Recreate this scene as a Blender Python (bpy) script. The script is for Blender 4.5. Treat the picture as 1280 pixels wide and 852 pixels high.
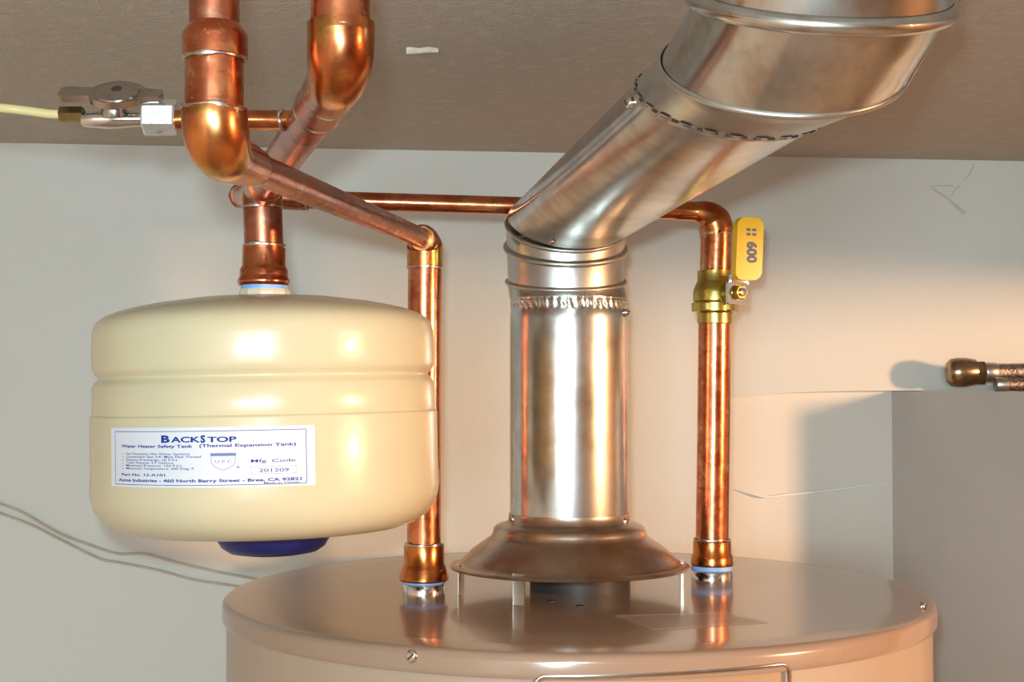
import bpy, bmesh, math, random
from mathutils import Vector, Matrix
random.seed(7)
PI = math.pi
for o in list(bpy.data.objects): bpy.data.objects.remove(o)
SC = bpy.context.scene
COL = SC.collection

# ------------------------------------------------------------------ camera, world, lights, exposure
Z0 = 1.75                       # eye height above the floor
F = 1755.0                      # focal length in pixels of a 1280 px wide frame
TH = math.atan(59 / F)          # upward pitch
cd = bpy.data.cameras.new('camera'); cam = bpy.data.objects.new('camera', cd); COL.objects.link(cam)
cd.sensor_fit = 'HORIZONTAL'; cd.sensor_width = 36; cd.lens = F / 1280 * 36; cd.clip_start = .01
cam.location = (0, 0, Z0); cam.rotation_euler = (PI / 2 + TH, 0, 0)
SC.camera = cam
w = bpy.data.worlds.new('world'); SC.world = w; w.use_nodes = True
w.node_tree.nodes['Background'].inputs[0].default_value = (1.0, .85, .7, 1)
w.node_tree.nodes['Background'].inputs[1].default_value = .3
vs = SC.view_settings
vs.view_transform = 'Standard'; vs.look = 'None'; vs.gamma = 1; vs.use_curve_mapping = False
vs.exposure = 0.36

def lamp(name, kind, loc, power, color, size, aim=None):
    l = bpy.data.lights.new(name, kind); l.energy = power; l.color = color
    if kind == 'AREA': l.shape = 'DISK'; l.size = size
    else: l.shadow_soft_size = size
    o = bpy.data.objects.new(name, l); COL.objects.link(o); o.location = Vector(loc) + Vector((0, 0, Z0))
    if aim: o.rotation_euler = (Vector(aim) - Vector(loc)).to_track_quat('-Z', 'Y').to_euler()
    return o
lamp('camera_flash', 'AREA', (-.012, -.006, .03), 3.2, (.70, .93, 1.0), .02, (0, 1, .03))
lamp('room_lamp', 'POINT', (1.75, -.05, .10), 120, (1.0, .56, .28), .07)
lamp('ambient_fill', 'POINT', (-.3, -1.5, .02), 58, (.74, .92, 1.0), .25)  # added soft ambient fill at eye height behind the camera

# ------------------------------------------------------------------ helpers
def P(px, py, Y):
    """photo pixel + depth -> point (camera at the origin, z relative to the eye)"""
    u = (px - 640) / F; v = (426 - py) / F; c, s = math.cos(TH), math.sin(TH)
    d = Vector((u, c - v * s, s + v * c)); return d * (Y / d.y)

def mesh_obj(name, bm, mat, parent=None, origin=None, smooth=True, angle=40):
    org = parent['_org'] if parent is not None else (origin if origin is not None else (0, 0, 0))
    org = Vector(org)
    bmesh.ops.translate(bm, verts=bm.verts, vec=-org)
    bmesh.ops.recalc_face_normals(bm, faces=bm.faces)
    me = bpy.data.meshes.new(name); bm.to_mesh(me); bm.free()
    if smooth:
        for p in me.polygons: p.use_smooth = True
        me.set_sharp_from_angle(angle=math.radians(angle))
    me.materials.append(mat)
    o = bpy.data.objects.new(name, me); COL.objects.link(o)
    if parent is not None: o.parent = parent
    else: o.location = org + Vector((0, 0, Z0))
    o['_org'] = tuple(org)
    return o
def thing(name, label, cat, org=(0, 0, 0), group=None):
    o = bpy.data.objects.new(name, None); COL.objects.link(o); o.empty_display_size = .02
    o.location = Vector(org) + Vector((0, 0, Z0)); o['_org'] = tuple(org)
    o['label'] = label; o['category'] = cat
    if group: o['group'] = group
    return o
def tag(o, label, cat, group=None):
    o['label'] = label; o['category'] = cat
    if group: o['group'] = group
    return o
def struct(name, bm, mat, **k):
    o = mesh_obj(name, bm, mat, **k)
    o['kind'] = 'structure'; return o

def rings_to_bm(bm, rings, closed=False, cap=True):
    vr = [[bm.verts.new(p) for p in r] for r in rings]
    n = len(vr[0])
    pairs = list(zip(vr[:-1], vr[1:]))
    if closed: pairs.append((vr[-1], vr[0]))
    for a, b in pairs:
        for i in range(n):
            j = (i + 1) % n
            bm.faces.new((a[i], a[j], b[j], b[i]))
    if cap and not closed:
        bm.faces.new(vr[0]); bm.faces.new(list(reversed(vr[-1])))
    return bm
def frame(ax):
    ax = Vector(ax).normalized()
    ref = Vector((0, 0, 1)) if abs(ax.z) < .8 else Vector((0, 1, 0))
    a = ax.cross(ref).normalized(); return ax, a, ax.cross(a)
def lathe(prof, org, axis=(0, 0, 1), seg=48, bm=None, cap=True, wob=None, rot=0):
    """prof: list of (r, t along the axis)"""
    bm = bm or bmesh.new(); ax, a, b = frame(axis); org = Vector(org)
    rings = []
    for r, t in prof:
        ring = []
        for i in range(seg):
            th = 2 * PI * i / seg + rot
            rr = r + (wob(th, t) if wob else 0)
            ring.append(org + ax * t + (a * math.cos(th) + b * math.sin(th)) * rr)
        rings.append(ring)
    return rings_to_bm(bm, rings, cap=cap)
def sweep(pts, rad, seg=24, bm=None, cap=True):
    bm = bm or bmesh.new(); pts = [Vector(p) for p in pts]; n = len(pts)
    if not isinstance(rad, (list, tuple)): rad = [rad] * n
    tans = []
    for i in range(n):
        t = (pts[min(i + 1, n - 1)] - pts[max(i - 1, 0)]).normalized(); tans.append(t)
    _, a, _ = frame(tans[0]); rings = []
    for i in range(n):
        if i:
            q = tans[i - 1].rotation_difference(tans[i]); a = q @ a
        t = tans[i]; a = (a - t * a.dot(t)).normalized(); b = t.cross(a)
        rings.append([pts[i] + (a * math.cos(2 * PI * k / seg) + b * math.sin(2 * PI * k / seg)) * rad[i] for k in range(seg)])
    return rings_to_bm(bm, rings, cap=cap)
def bend(p0, corner, p1, r, n=12):
    """polyline p0 -> corner -> p1 with the corner rounded over tangent length r"""
    p0, c, p1 = Vector(p0), Vector(corner), Vector(p1)
    a = c + (p0 - c).normalized() * r; b = c + (p1 - c).normalized() * r
    arc = [(1 - t) ** 2 * a + 2 * t * (1 - t) * c + t * t * b for t in [i / n for i in range(n + 1)]]
    return [p0] + arc + [p1]
def smooth_line(pts, n=6):
    pts = [Vector(p) for p in pts]; out = []
    for i in range(len(pts) - 1):
        p0 = pts[max(i - 1, 0)]; p1 = pts[i]; p2 = pts[i + 1]; p3 = pts[min(i + 2, len(pts) - 1)]
        for k in range(n):
            t = k / n
            out.append(.5 * ((2 * p1) + (p2 - p0) * t + (2 * p0 - 5 * p1 + 4 * p2 - p3) * t * t + (3 * p1 - p0 - 3 * p2 + p3) * t ** 3))
    out.append(pts[-1]); return out
def box(c, size, axes=None, bev=0, bm=None, segs=2):
    """axes: three direction vectors"""
    bm2 = bmesh.new(); bmesh.ops.create_cube(bm2, size=1)
    X, Y, Z = [Vector(v).normalized() for v in (axes or ((1, 0, 0), (0, 1, 0), (0, 0, 1)))]
    for v in bm2.verts:
        v.co = Vector(c) + X * v.co.x * size[0] + Y * v.co.y * size[1] + Z * v.co.z * size[2]
    if bev: bmesh.ops.bevel(bm2, geom=bm2.edges[:], offset=bev, segments=segs, affect='EDGES', profile=.5)
    if bm is None: return bm2
    me = bpy.data.meshes.new('t'); bm2.to_mesh(me); bm2.free(); bm.from_mesh(me); bpy.data.meshes.remove(me)
    return bm
def prism(poly, c, X, Y, thick, bev=0):
    """2-D outline in the plane (X, Y) at c, extruded both ways along X x Y"""
    X = Vector(X).normalized(); Y = Vector(Y).normalized(); N = X.cross(Y).normalized(); c = Vector(c)
    bm = bmesh.new()
    lo = [bm.verts.new(c + X * x + Y * y - N * thick / 2) for x, y in poly]
    hi = [bm.verts.new(c + X * x + Y * y + N * thick / 2) for x, y in poly]
    bm.faces.new(lo[::-1]); bm.faces.new(hi); n = len(poly)
    for i in range(n): bm.faces.new((lo[i], lo[(i + 1) % n], hi[(i + 1) % n], hi[i]))
    if bev:
        es = [e for e in bm.edges if len(e.link_faces) == 2 and e.calc_face_angle(0) > .9]
        bmesh.ops.bevel(bm, geom=es, offset=bev, segments=3, affect='EDGES', profile=.5)
    return bm
def rrect(wd, ht, r, n=6):
    out = []
    for cx, cy, a0 in ((wd / 2 - r, ht / 2 - r, 0), (-wd / 2 + r, ht / 2 - r, 90), (-wd / 2 + r, -ht / 2 + r, 180), (wd / 2 - r, -ht / 2 + r, 270)):
        for k in range(n + 1):
            a = math.radians(a0 + 90 * k / n); out.append((cx + r * math.cos(a), cy + r * math.sin(a)))
    return out
def solder(c, axis, r, t=.0007, rough=.0004, seg=60, seed=0):
    """irregular bead of solder around a joint"""
    rnd = random.Random(seed); ph = [rnd.uniform(0, 6.28) for _ in range(5)]; am = [rnd.uniform(.3, 1) for _ in range(5)]
    ax, a, b = frame(axis); c = Vector(c); rings = []
    for i in range(seg):
        th = 2 * PI * i / seg
        s = sum(am[k] * math.sin((k + 1) * th + ph[k]) for k in range(5)) / 3
        rad = a * math.cos(th) + b * math.sin(th)
        cc = c + rad * (r + .0001) + ax * s * rough * 1.6
        tt = t * (1 + .35 * math.sin(3 * th + ph[1]) + .25 * math.sin(7 * th + ph[3]))
        rings.append([cc + (rad * math.cos(2 * PI * k / 8) * .7 + ax * math.sin(2 * PI * k / 8) * 1.2) * tt for k in range(8)])
    bm = bmesh.new(); return rings_to_bm(bm, rings, closed=True)

# ------------------------------------------------------------------ materials
def mat(name, base, rough=.5, metal=0.0, spec=.5, coat=0.0, noise=None, bump=None, var_rough=0.0, aniso=0.0, transmission=0.0, ior=1.45, coords='Object'):
    """noise: list of (scale, other colour, low, high, stretch) mixed in by procedural noise; bump: (scale, strength, distance)"""
    m = bpy.data.materials.new(name); m.use_nodes = True; nt = m.node_tree; N = nt.nodes; L = nt.links
    b = N['Principled BSDF']; I = b.inputs
    I['Base Color'].default_value = (*base, 1); I['Roughness'].default_value = rough; I['Metallic'].default_value = metal
    I['Specular IOR Level'].default_value = spec; I['Coat Weight'].default_value = coat; I['Coat Roughness'].default_value = .08
    I['Anisotropic'].default_value = aniso; I['Transmission Weight'].default_value = transmission; I['IOR'].default_value = ior
    tc = N.new('ShaderNodeTexCoord'); col = None
    for nz in (noise or []):
        sc, c2, lo, hi = nz[:4]; st = nz[4] if len(nz) > 4 else (1, 1, 1)
        mp = N.new('ShaderNodeMapping'); mp.inputs['Scale'].default_value = st
        L.new(tc.outputs[coords], mp.inputs[0])
        n = N.new('ShaderNodeTexNoise'); n.inputs['Scale'].default_value = sc; n.inputs['Detail'].default_value = 5; n.inputs['Roughness'].default_value = .6
        L.new(mp.outputs[0], n.inputs['Vector'])
        r = N.new('ShaderNodeMapRange'); r.inputs['From Min'].default_value = lo; r.inputs['From Max'].default_value = hi
        L.new(n.outputs['Fac'], r.inputs['Value'])
        mx = N.new('ShaderNodeMix'); mx.data_type = 'RGBA'
        L.new(r.outputs[0], mx.inputs['Factor'])
        if col is None: mx.inputs['A'].default_value = (*base, 1)
        else: L.new(col, mx.inputs['A'])
        mx.inputs['B'].default_value = (*c2, 1); col = mx.outputs['Result']
        if var_rough:
            rr = N.new('ShaderNodeMapRange'); rr.inputs['To Min'].default_value = max(.02, rough - var_rough); rr.inputs['To Max'].default_value = rough + var_rough
            L.new(n.outputs['Fac'], rr.inputs['Value']); L.new(rr.outputs[0], I['Roughness'])
    if col is not None: L.new(col, I['Base Color'])
    if bump:
        prev = None
        for sc, st, di in (bump if isinstance(bump, list) else [bump]):
            n = N.new('ShaderNodeTexNoise'); n.inputs['Scale'].default_value = sc; n.inputs['Detail'].default_value = 4
            L.new(tc.outputs[coords], n.inputs['Vector'])
            bp = N.new('ShaderNodeBump'); bp.inputs['Strength'].default_value = st; bp.inputs['Distance'].default_value = di
            L.new(n.outputs['Fac'], bp.inputs['Height'])
            if prev: L.new(prev, bp.inputs['Normal'])
            prev = bp.outputs[0]
        L.new(prev, I['Normal'])
    return m
M = {}
M['wall'] = mat('plaster_wall', (.66, .66, .62), .85, spec=.2, noise=[(3, (.64, .62, .56), .4, .75), (40, (.66, .64, .60), .45, .8)], bump=[(60, .25, .002), (300, .2, .001)])
M['wall_low'] = mat('plaster_wall_lower', (.69, .66, .60), .85, spec=.2, noise=[(5, (.62, .59, .53), .45, .75)], bump=[(30, .3, .003), (250, .2, .001)])
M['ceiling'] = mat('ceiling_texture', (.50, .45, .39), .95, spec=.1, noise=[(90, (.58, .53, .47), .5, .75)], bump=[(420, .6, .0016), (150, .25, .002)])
M['far'] = mat('far_room_paint', (.26, .18, .12), .9)
M['floor'] = mat('floor_concrete', (.30, .26, .22), .8, noise=[(6, (.36, .32, .28), .4, .7)])
M['ledge'] = mat('ledge_plaster', (.50, .46, .42), .9, noise=[(6, (.45, .41, .37), .4, .7)], bump=(80, .2, .002))
M['copper'] = mat('copper_pipe', (.74, .27, .13), .22, 1, noise=[(40, (.52, .13, .06), .45, .62), (70, (.82, .45, .22), .56, .72), (60, (.38, .12, .07), .56, .72, (1, 1, 4)), (180, (.86, .50, .30), .62, .72)], var_rough=.12, bump=(200, .10, .0006))
M['copper_old'] = mat('copper_tarnished', (.54, .20, .12), .28, 1, noise=[(45, (.30, .10, .07), .45, .62), (90, (.72, .36, .22), .56, .72), (50, (.62, .15, .08), .56, .68)], var_rough=.10, bump=(150, .1, .0006))
M['copper_gold'] = mat('copper_heat_stained', (.70, .27, .09), .24, 1, noise=[(45, (.44, .13, .05), .42, .60), (38, (.72, .46, .12), .54, .68), (120, (.42, .26, .08), .62, .72)], var_rough=.08, bump=(120, .12, .0006))
M['solder'] = mat('solder', (.62, .60, .57), .28, 1, noise=[(200, (.42, .33, .27), .4, .7)], bump=(400, .3, .0006))
M['galv'] = mat('galvanized_steel', (.60, .63, .61), .22, 1, noise=[(70, (.50, .47, .43), .42, .62), (22, (.74, .72, .70), .5, .66, (1, 1, .3)), (40, (.50, .42, .33), .62, .80, (1, 1, .3)), (16, (.46, .48, .50), .46, .66)], var_rough=.13, bump=[(60, .06, .0008), (260, .05, .0003)], aniso=.3)
M['galv_dull'] = mat('galvanized_dull', (.56, .57, .54), .36, 1, noise=[(40, (.46, .42, .38), .4, .7), (12, (.64, .62, .58), .5, .75)], var_rough=.10, bump=(80, .06, .0006))
M['hood'] = mat('draft_hood_steel', (.60, .48, .39), .30, 1, noise=[(24, (.42, .30, .23), .45, .68), (60, (.70, .60, .52), .58, .75)], var_rough=.07, bump=(30, .03, .0004))
M['copper_orange'] = mat('copper_fluxed', (.66, .22, .06), .22, 1, noise=[(50, (.42, .12, .04), .45, .64), (60, (.72, .40, .12), .56, .72)], var_rough=.08, bump=(120, .12, .0006))
M['valve_metal'] = mat('worn_valve_metal', (.48, .44, .41), .24, 1, noise=[(120, (.34, .30, .27), .45, .7)], bump=(200, .1, .0005))
M['chrome'] = mat('chrome', (.75, .73, .72), .12, 1, noise=[(60, (.60, .57, .55), .5, .8)])
M['white_chrome'] = mat('satin_nickel', (.85, .87, .88), .25, .9, noise=[(300, (.5, .48, .46), .6, .72)], bump=(300, .3, .0004))
M['brass'] = mat('brass', (.62, .49, .13), .30, 1, noise=[(50, (.44, .33, .10), .4, .7)], bump=(150, .2, .0006))
M['brass_dark'] = mat('brass_dark', (.30, .22, .09), .35, 1, noise=[(90, (.18, .13, .06), .4, .7)])
M['yellow'] = mat('yellow_vinyl', (.80, .47, .004), .22, spec=.5, noise=[(20, (.72, .41, .004), .4, .7)])
M['handle_ink'] = mat('handle_print', (.13, .13, .20), .5)
M['cream'] = mat('cream_enamel', (.575, .505, .335), .27, spec=.45, coat=.12, noise=[(8, (.54, .47, .31), .45, .75)], bump=(250, .05, .0005))
M['label'] = mat('label_paper', (.64, .65, .70), .6, spec=.2, noise=[(20, (.60, .60, .65), .45, .8)])
M['ink'] = mat('label_ink', (.02, .04, .26), .7, spec=.1)
M['ink_soft'] = mat('label_ink_pale', (.14, .19, .40), .7)
M['blue_cap'] = mat('blue_plastic', (.007, .010, .085), .35, noise=[(20, (.010, .014, .11), .4, .7)])
M['tape'] = mat('blue_thread_tape', (.20, .42, .85), .45, noise=[(90, (.34, .55, .9), .4, .7)])
M['beige_nut'] = mat('cream_steel_nut', (.72, .64, .46), .35, noise=[(50, (.66, .58, .42), .4, .7)])
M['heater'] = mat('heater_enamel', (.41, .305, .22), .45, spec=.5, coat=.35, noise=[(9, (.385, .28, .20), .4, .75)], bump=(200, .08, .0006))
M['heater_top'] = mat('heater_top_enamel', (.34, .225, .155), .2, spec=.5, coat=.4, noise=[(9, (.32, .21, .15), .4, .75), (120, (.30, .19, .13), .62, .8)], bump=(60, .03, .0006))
M['black'] = mat('black_iron', (.035, .028, .025), .5, noise=[(30, (.06, .045, .035), .5, .8)])
M['clear'] = mat('clear_sticker_film', (.62, .48, .38), .25, spec=.5, noise=[(30, (.58, .44, .34), .4, .7)])
M['clear'].node_tree.nodes['Principled BSDF'].inputs['Alpha'].default_value = .30
M['plate'] = mat('rating_plate_face', (.42, .26, .15), .35, noise=[(15, (.38, .23, .13), .4, .7)])
M['wire'] = mat('thin_wire_sleeve', (.46, .38, .29), .6, noise=[(60, (.56, .47, .37), .4, .7)])
M['tube'] = mat('clear_yellowed_tube', (.80, .68, .34), .2, transmission=.35)
M['braid'] = mat('braided_steel', (.42, .34, .30), .35, .9, noise=[(500, (.16, .12, .11), .45, .6)], bump=(600, .8, .0008))
M['hose_brass'] = mat('dull_brass_fitting', (.50, .38, .26), .25, 1, noise=[(80, (.24, .16, .10), .4, .7)])
M['chip'] = mat('torn_ceiling_paper', (.80, .74, .64), .9, noise=[(80, (.62, .52, .38), .5, .7)])
M['web'] = mat('scuff_mark', (.54, .47, .36), .9, noise=[(60, (.62, .56, .46), .4, .7)])
M['light_streak'] = mat('painted_light_streak', (.80, .80, .78), .5)  # white that stands in for the bright streak of light

# stains, as seen on the lit plaster: fine dark specks and faint smears
# ------------------------------------------------------------------ setting
XL, XR = -.95, 2.7
def wy(x): return 1.2638 + .1064 * x            # back wall plane
ZC, ZF = .2135, -Z0
def quad_box(pts_front, back_off, bm=None):
    """pts_front: corners of the visible face; back_off: vector to the rear face"""
    bm = bm or bmesh.new(); b = Vector(back_off)
    a = [bm.verts.new(p) for p in pts_front]; c = [bm.verts.new(Vector(p) + b) for p in pts_front]
    n = len(a); bm.faces.new(a); bm.faces.new(c[::-1])
    for i in range(n): bm.faces.new((a[i], c[i], c[(i + 1) % n], a[(i + 1) % n]))
    return bm
# upper part of the back wall, its lower edge following the plaster line at right
xa, xc, xe = .203, .3575, .97
edge = [P(905, 498, 1), P(918, 497, 1), P(940, 494.3, 1), P(965, 492, 1), P(1000, 490.2, 1), P(1040, 489, 1), P(1080, 488.4, 1), P(1122, 488, 1)]
def onwall(p, off=0):
    p = Vector(p); k = 1.2638 / (p.y - .1064 * p.x); q = p * k
    return q + Vector((0, -off, 0))
edge = [onwall(e) for e in edge]
up = [Vector((XL, wy(XL), -.6)), Vector((edge[0].x, wy(edge[0].x), -.6))] + edge + [Vector((xe, wy(xe), edge[-1].z)), Vector((xe, wy(xe), ZC + .01)), Vector((XL, wy(XL), ZC + .01))]
bk = struct('wall_back', quad_box(up, (0, .12, 0)), M['wall'], smooth=False)
# lower right part of the back wall: very slightly set back, deepest in the corner
def wy2(x): return wy(x) + .020 * max(0, (x - edge[0].x) / (xc - edge[0].x))
lowq = [Vector((edge[0].x - .02, wy(edge[0].x - .02) + .004, -.6)), Vector((xc + .03, wy2(xc + .03), -.6)), Vector((xc + .03, wy2(xc + .03), .03)), Vector((edge[0].x - .02, wy(edge[0].x - .02) + .004, .03))]
struct('wall_back_lower', quad_box(lowq, (0, .08, 0)), M['wall_low'], smooth=False)
# angled half wall with its ledge, right of the corner
cx, cy = xc, wy2(xc)
dW = Vector((.50, -.866, 0)); far = Vector((cx, cy, 0)) + dW * .25
lg = [Vector((cx, cy, -.0028)), Vector((cx, wy(cx) + .03, -.0028)), Vector((xe, wy(xe) + .03, -.0028)), Vector((xe, far.y, -.0028)), Vector((far.x, far.y, -.0028))]
struct('wall_half', quad_box(lg, (0, 0, -.9)), M['ledge'], smooth=False)
# lower walls, floor, closet ceiling
struct('floor', box(((XL + XR) / 2, -.3, ZF - .05), (XR - XL + .4, 4.2, .1)), M['floor'], smooth=False)
low = [Vector((XL, wy(XL), ZF)), Vector((xe, wy(xe), ZF)), Vector((xe, wy(xe), -.5)), Vector((XL, wy(XL), -.5))]
struct('wall_back_base', quad_box([v + Vector((0, .02, 0)) for v in low], (0, .1, 0)), M['wall_low'], smooth=False)
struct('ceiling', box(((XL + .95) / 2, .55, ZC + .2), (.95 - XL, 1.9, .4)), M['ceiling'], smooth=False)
struct('wall_left', box((XL - .05, -.3, -.55), (.1, 4.2, 2.4)), M['wall'], smooth=False)
struct('light_cut_header', box((.90, .50, .095 + .065), (.10, 1.9, .13)), M['wall'], smooth=False)   # unseen header over the opening, added to cut off the room lamp on the upper wall
struct('wall_far', box((XR + .05, -.3, -.55), (.1, 4.2, 2.4)), M['far'], smooth=False)
struct('wall_front', box(((XL + XR) / 2, -2.35, -.55), (XR - XL + .2, .1, 2.4)), M['far'], smooth=False)
struct('wall_room', box(((.95 + XR) / 2, 1.65, -.55), (XR - .95, .1, 2.4)), M['far'], smooth=False)
struct('ceiling_room', box(((XL + XR) / 2, -.3, .66), (XR - XL + .2, 4.2, .08)), M['far'], smooth=False)
# streak of leaked light on the lower wall, put in as a thin white bead
streak_pts = smooth_line([onwall(P(x, y, 1)) + Vector((0, wy2(onwall(P(x, y, 1)).x) - wy(onwall(P(x, y, 1)).x) - .0003, 0)) for x, y in ((925, 611), (955, 621), (985, 619), (1020, 616), (1060, 611.5), (1090, 607), (1124, 602))])
struct('wall_light_streak_1', sweep(streak_pts, [.0002 + .0011 * math.sin(PI * i / (len(streak_pts) - 1)) ** .6 for i in range(len(streak_pts))], 8), M['light_streak'])

# ------------------------------------------------------------------ water heater
HC = Vector((.0437, .97, -.1377)); HR = .238
wh = thing('water_heater', 'large taupe enamelled cylindrical water heater below the copper pipes and vent', 'water heater', (HC.x, HC.y, ZF))
lathe_h = lambda prof, **k: lathe(prof, (HC.x, HC.y, 0), seg=128, **k)
skirt = .0125
mesh_obj('jacket', lathe_h([(HR - .003, ZF + .03), (HR - .003, HC.z - skirt + .003)]), M['heater'], wh)
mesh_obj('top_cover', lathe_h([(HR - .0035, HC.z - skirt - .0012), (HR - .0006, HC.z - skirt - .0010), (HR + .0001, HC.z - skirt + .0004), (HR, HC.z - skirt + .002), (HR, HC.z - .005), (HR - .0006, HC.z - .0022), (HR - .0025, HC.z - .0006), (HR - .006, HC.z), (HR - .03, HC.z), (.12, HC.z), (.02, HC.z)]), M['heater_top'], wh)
def surf(phi_px, y_px, r):
    """point on the front of the heater jacket behind a photo pixel"""
    u = (phi_px - 640) / F
    a = 1 + u * u; b = -2 * (u * HC.x + HC.y); c = HC.x ** 2 + HC.y ** 2 - r * r
    Y = (-b - math.sqrt(max(0, b * b - 4 * a * c))) / (2 * a)
    return P(phi_px, y_px, Y)
def screw(parent, p, n, r=.0028, h=.0022, m='chrome', name='screw'):
    n = Vector(n).normalized(); p = Vector(p)
    bm = lathe([(r * .95, -.0003), (r, h * .25), (r * .92, h * .6), (r * .6, h * .92), (r * .15, h)], p, n, 16)
    a = n.orthogonal().normalized()
    o = mesh_obj(name, bm, M[m], parent)
    mesh_obj('screw_slot', box(p + n * h * .96, (r * 1.3, r * .25, h * .25), (a, n.cross(a), n)), M['black'], o, smooth=False)
    return o
s = surf(515, 820, HR); screw(wh, s, (s.x - HC.x, s.y - HC.y, 0), .0036, .0018)
s = surf(1152, 758, HR); screw(wh, s, (s.x - HC.x, s.y - HC.y, 0), .0034, .0025)
for k in range(3):                                      # hole plugs on the cover around the flue
    x, y = ((690, 751), (725, 757), (893, 706))[k]
    d = HC.z / (P(x, y, 1).z); q = P(x, y, d)
    mesh_obj('cover_hole', lathe([(.0026, 0), (.0026, .0004), (.001, .0005)], (q.x, q.y, HC.z), seg=16), M['black'], wh)
# flue collar under the hood
FC = Vector((.0392, .965, 0))
mesh_obj('flue_outlet', lathe([(.0345, HC.z), (.0345, HC.z + .013), (.033, HC.z + .0145), (.0315, HC.z + .0135), (.0315, HC.z + .001)], (.0468, .972, 0), seg=64), M['black'], wh)
# rating plate frame on the jacket
def jack(px_c, z, r, ang): return Vector((HC.x + r * math.sin(ang), HC.y - r * math.cos(ang), z))
a0 = math.asin((surf(667, 850, HR).x - HC.x) / HR); a1 = math.asin((surf(989, 842, HR).x - HC.x) / HR)
def plate_path(r, ins, zt0, zt1, zb, rc=.006, n=5):
    """closed rounded rectangle wrapped on the jacket"""
    w_ = (a1 - a0) * HR - 2 * ins; h_ = (zt0 - zb) - 2 * ins; out = []
    for x, y in rrect(w_, h_, max(.001, rc - ins), n): out.append((x, y))
    full = []
    for i in range(len(out)):
        p, q = out[i], out[(i + 1) % len(out)]
        k = max(1, int(math.hypot(p[0] - q[0], p[1] - q[1]) / .006))
        for j in range(k): full.append((p[0] + (q[0] - p[0]) * j / k, p[1] + (q[1] - p[1]) * j / k))
    res = []
    for x, y in full:
        an = (a0 + a1) / 2 + x / HR
        res.append(jack(0, (zt0 + zb) / 2 + y + (zt1 - zt0) * x / w_, r, an))
    return res
zt0 = surf(830, 839.5, HR).z
pp = plate_path(HR - .0015, .0012, zt0, zt0 + .0022, zt0 - .085)
bm = bmesh.new(); n = len(pp); rings = []
for i in range(n):
    t = (pp[(i + 1) % n] - pp[i - 1]).normalized(); o_ = Vector((pp[i].x - HC.x, pp[i].y - HC.y, 0)).normalized(); sd = t.cross(o_).normalized()
    rings.append([pp[i] + (sd * math.cos(2 * PI * k / 10) * 1.15 + o_ * math.sin(2 * PI * k / 10)) * .0019 for k in range(10)])
rings_to_bm(bm, rings, closed=True)
def wrap_sheet(r, z_top, z_bot, aa, ab, tilt=0, n=30, th=.0008):
    bm = bmesh.new(); rows = []
    for rr in (r, r + th):
        for z in (z_top, z_bot):
            rows.append([bm.verts.new(jack(0, z + tilt * (i / n - .5), rr, aa + (ab - aa) * i / n)) for i in range(n + 1)])
    it, ib, ot, ob = rows
    for i in range(n):
        bm.faces.new((ot[i], ot[i + 1], ob[i + 1], ob[i])); bm.faces.new((it[i], ib[i], ib[i + 1], it[i + 1]))
        bm.faces.new((it[i], it[i + 1], ot[i + 1], ot[i])); bm.faces.new((ib[i], ob[i], ob[i + 1], ib[i + 1]))
    bm.faces.new((it[0], ot[0], ob[0], ib[0])); bm.faces.new((it[n], ib[n], ob[n], ot[n]))
    return bm
plate = mesh_obj('rating_plate', wrap_sheet(HR - .0036, zt0 - .0015, zt0 - .0835, a0 + .006, a1 - .006, .0022), M['plate'], wh)
mesh_obj('plate_frame', bm, M['chrome'], plate)
# two threaded nipples with a sleeve of blue plastic
NL = P(530, 740, .948); NR = P(890, 721.5, 1.02); NL.z = NR.z = HC.z
def hz(y, Y): return P(640, y, Y).z
for q, r, (yt, yb), D in ((NL, .0142, (732, 746), .948), (NR, .0150, (715, 731), 1.02)):
    t1 = hz(yt, D - r)
    nb = mesh_obj('nipple', lathe([(r, HC.z - .001), (r, t1 - .0012), (r - .0008, t1), (.006, t1)], (q.x, q.y, 0), seg=48), M['chrome'], wh)
    mesh_obj('nipple_liner', lathe([(r - .0003, t1 - .0002), (r + .0002, t1 + .0006), (r - .0004, t1 + .0034), (.006, t1 + .0034)], (q.x, q.y, 0), seg=48), M['tape'], nb)
# film sticker lying on the cover
cs = []
for x, y in ((768, 770), (815, 788), (962, 778), (905, 766)):
    d = HC.z / P(x, y, 1).z; q = P(x, y, d); cs.append(Vector((q.x, q.y, HC.z + .0003)))
tag(mesh_obj('clear_sticker', quad_box(cs, (0, 0, .0003)), M['clear'], smooth=False, origin=cs[0]), 'faint see-through rectangular sticker lying flat on the water heater top', 'sticker')

# ------------------------------------------------------------------ draft hood
def zy(y, Y=.965): return P(640, y, Y).z
k_ = .965 / F
zr = -.1212
dh = thing('draft_hood', 'brown-grey round metal draft hood standing over the flue hole on strip legs', 'draft hood', (FC.x, FC.y, HC.z))
prof = [(.0812, zr - .0006), (.0822, zr), (.0812, zr + .0012), (.0785, zr + .0016), (.0760, zr + .0026), (.0735, zr + .0046), (.0712, zr + .0070), (.0670, zr + .0110), (.0621, zr + .0147), (.0575, zr + .0178), (.0545, zr + .0198), (.0530, zr + .0214), (.0523, zr + .0236), (.0517, zr + .0258), (.0505, zr + .0272), (.0478, zr + .0288), (.0440, zr + .0298), (.0418, zr + .0310), (.0412, zr + .0360)]
inner = [(r - .0012, z - .0006) for r, z in reversed(prof[1:-1])]
mesh_obj('hood_dome', lathe(prof + [(.0400, zr + .036)] + inner + [(.0800, zr - .0002)], (FC.x, FC.y, 0), seg=128, cap=False), M['hood'], dh, angle=60)
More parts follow.
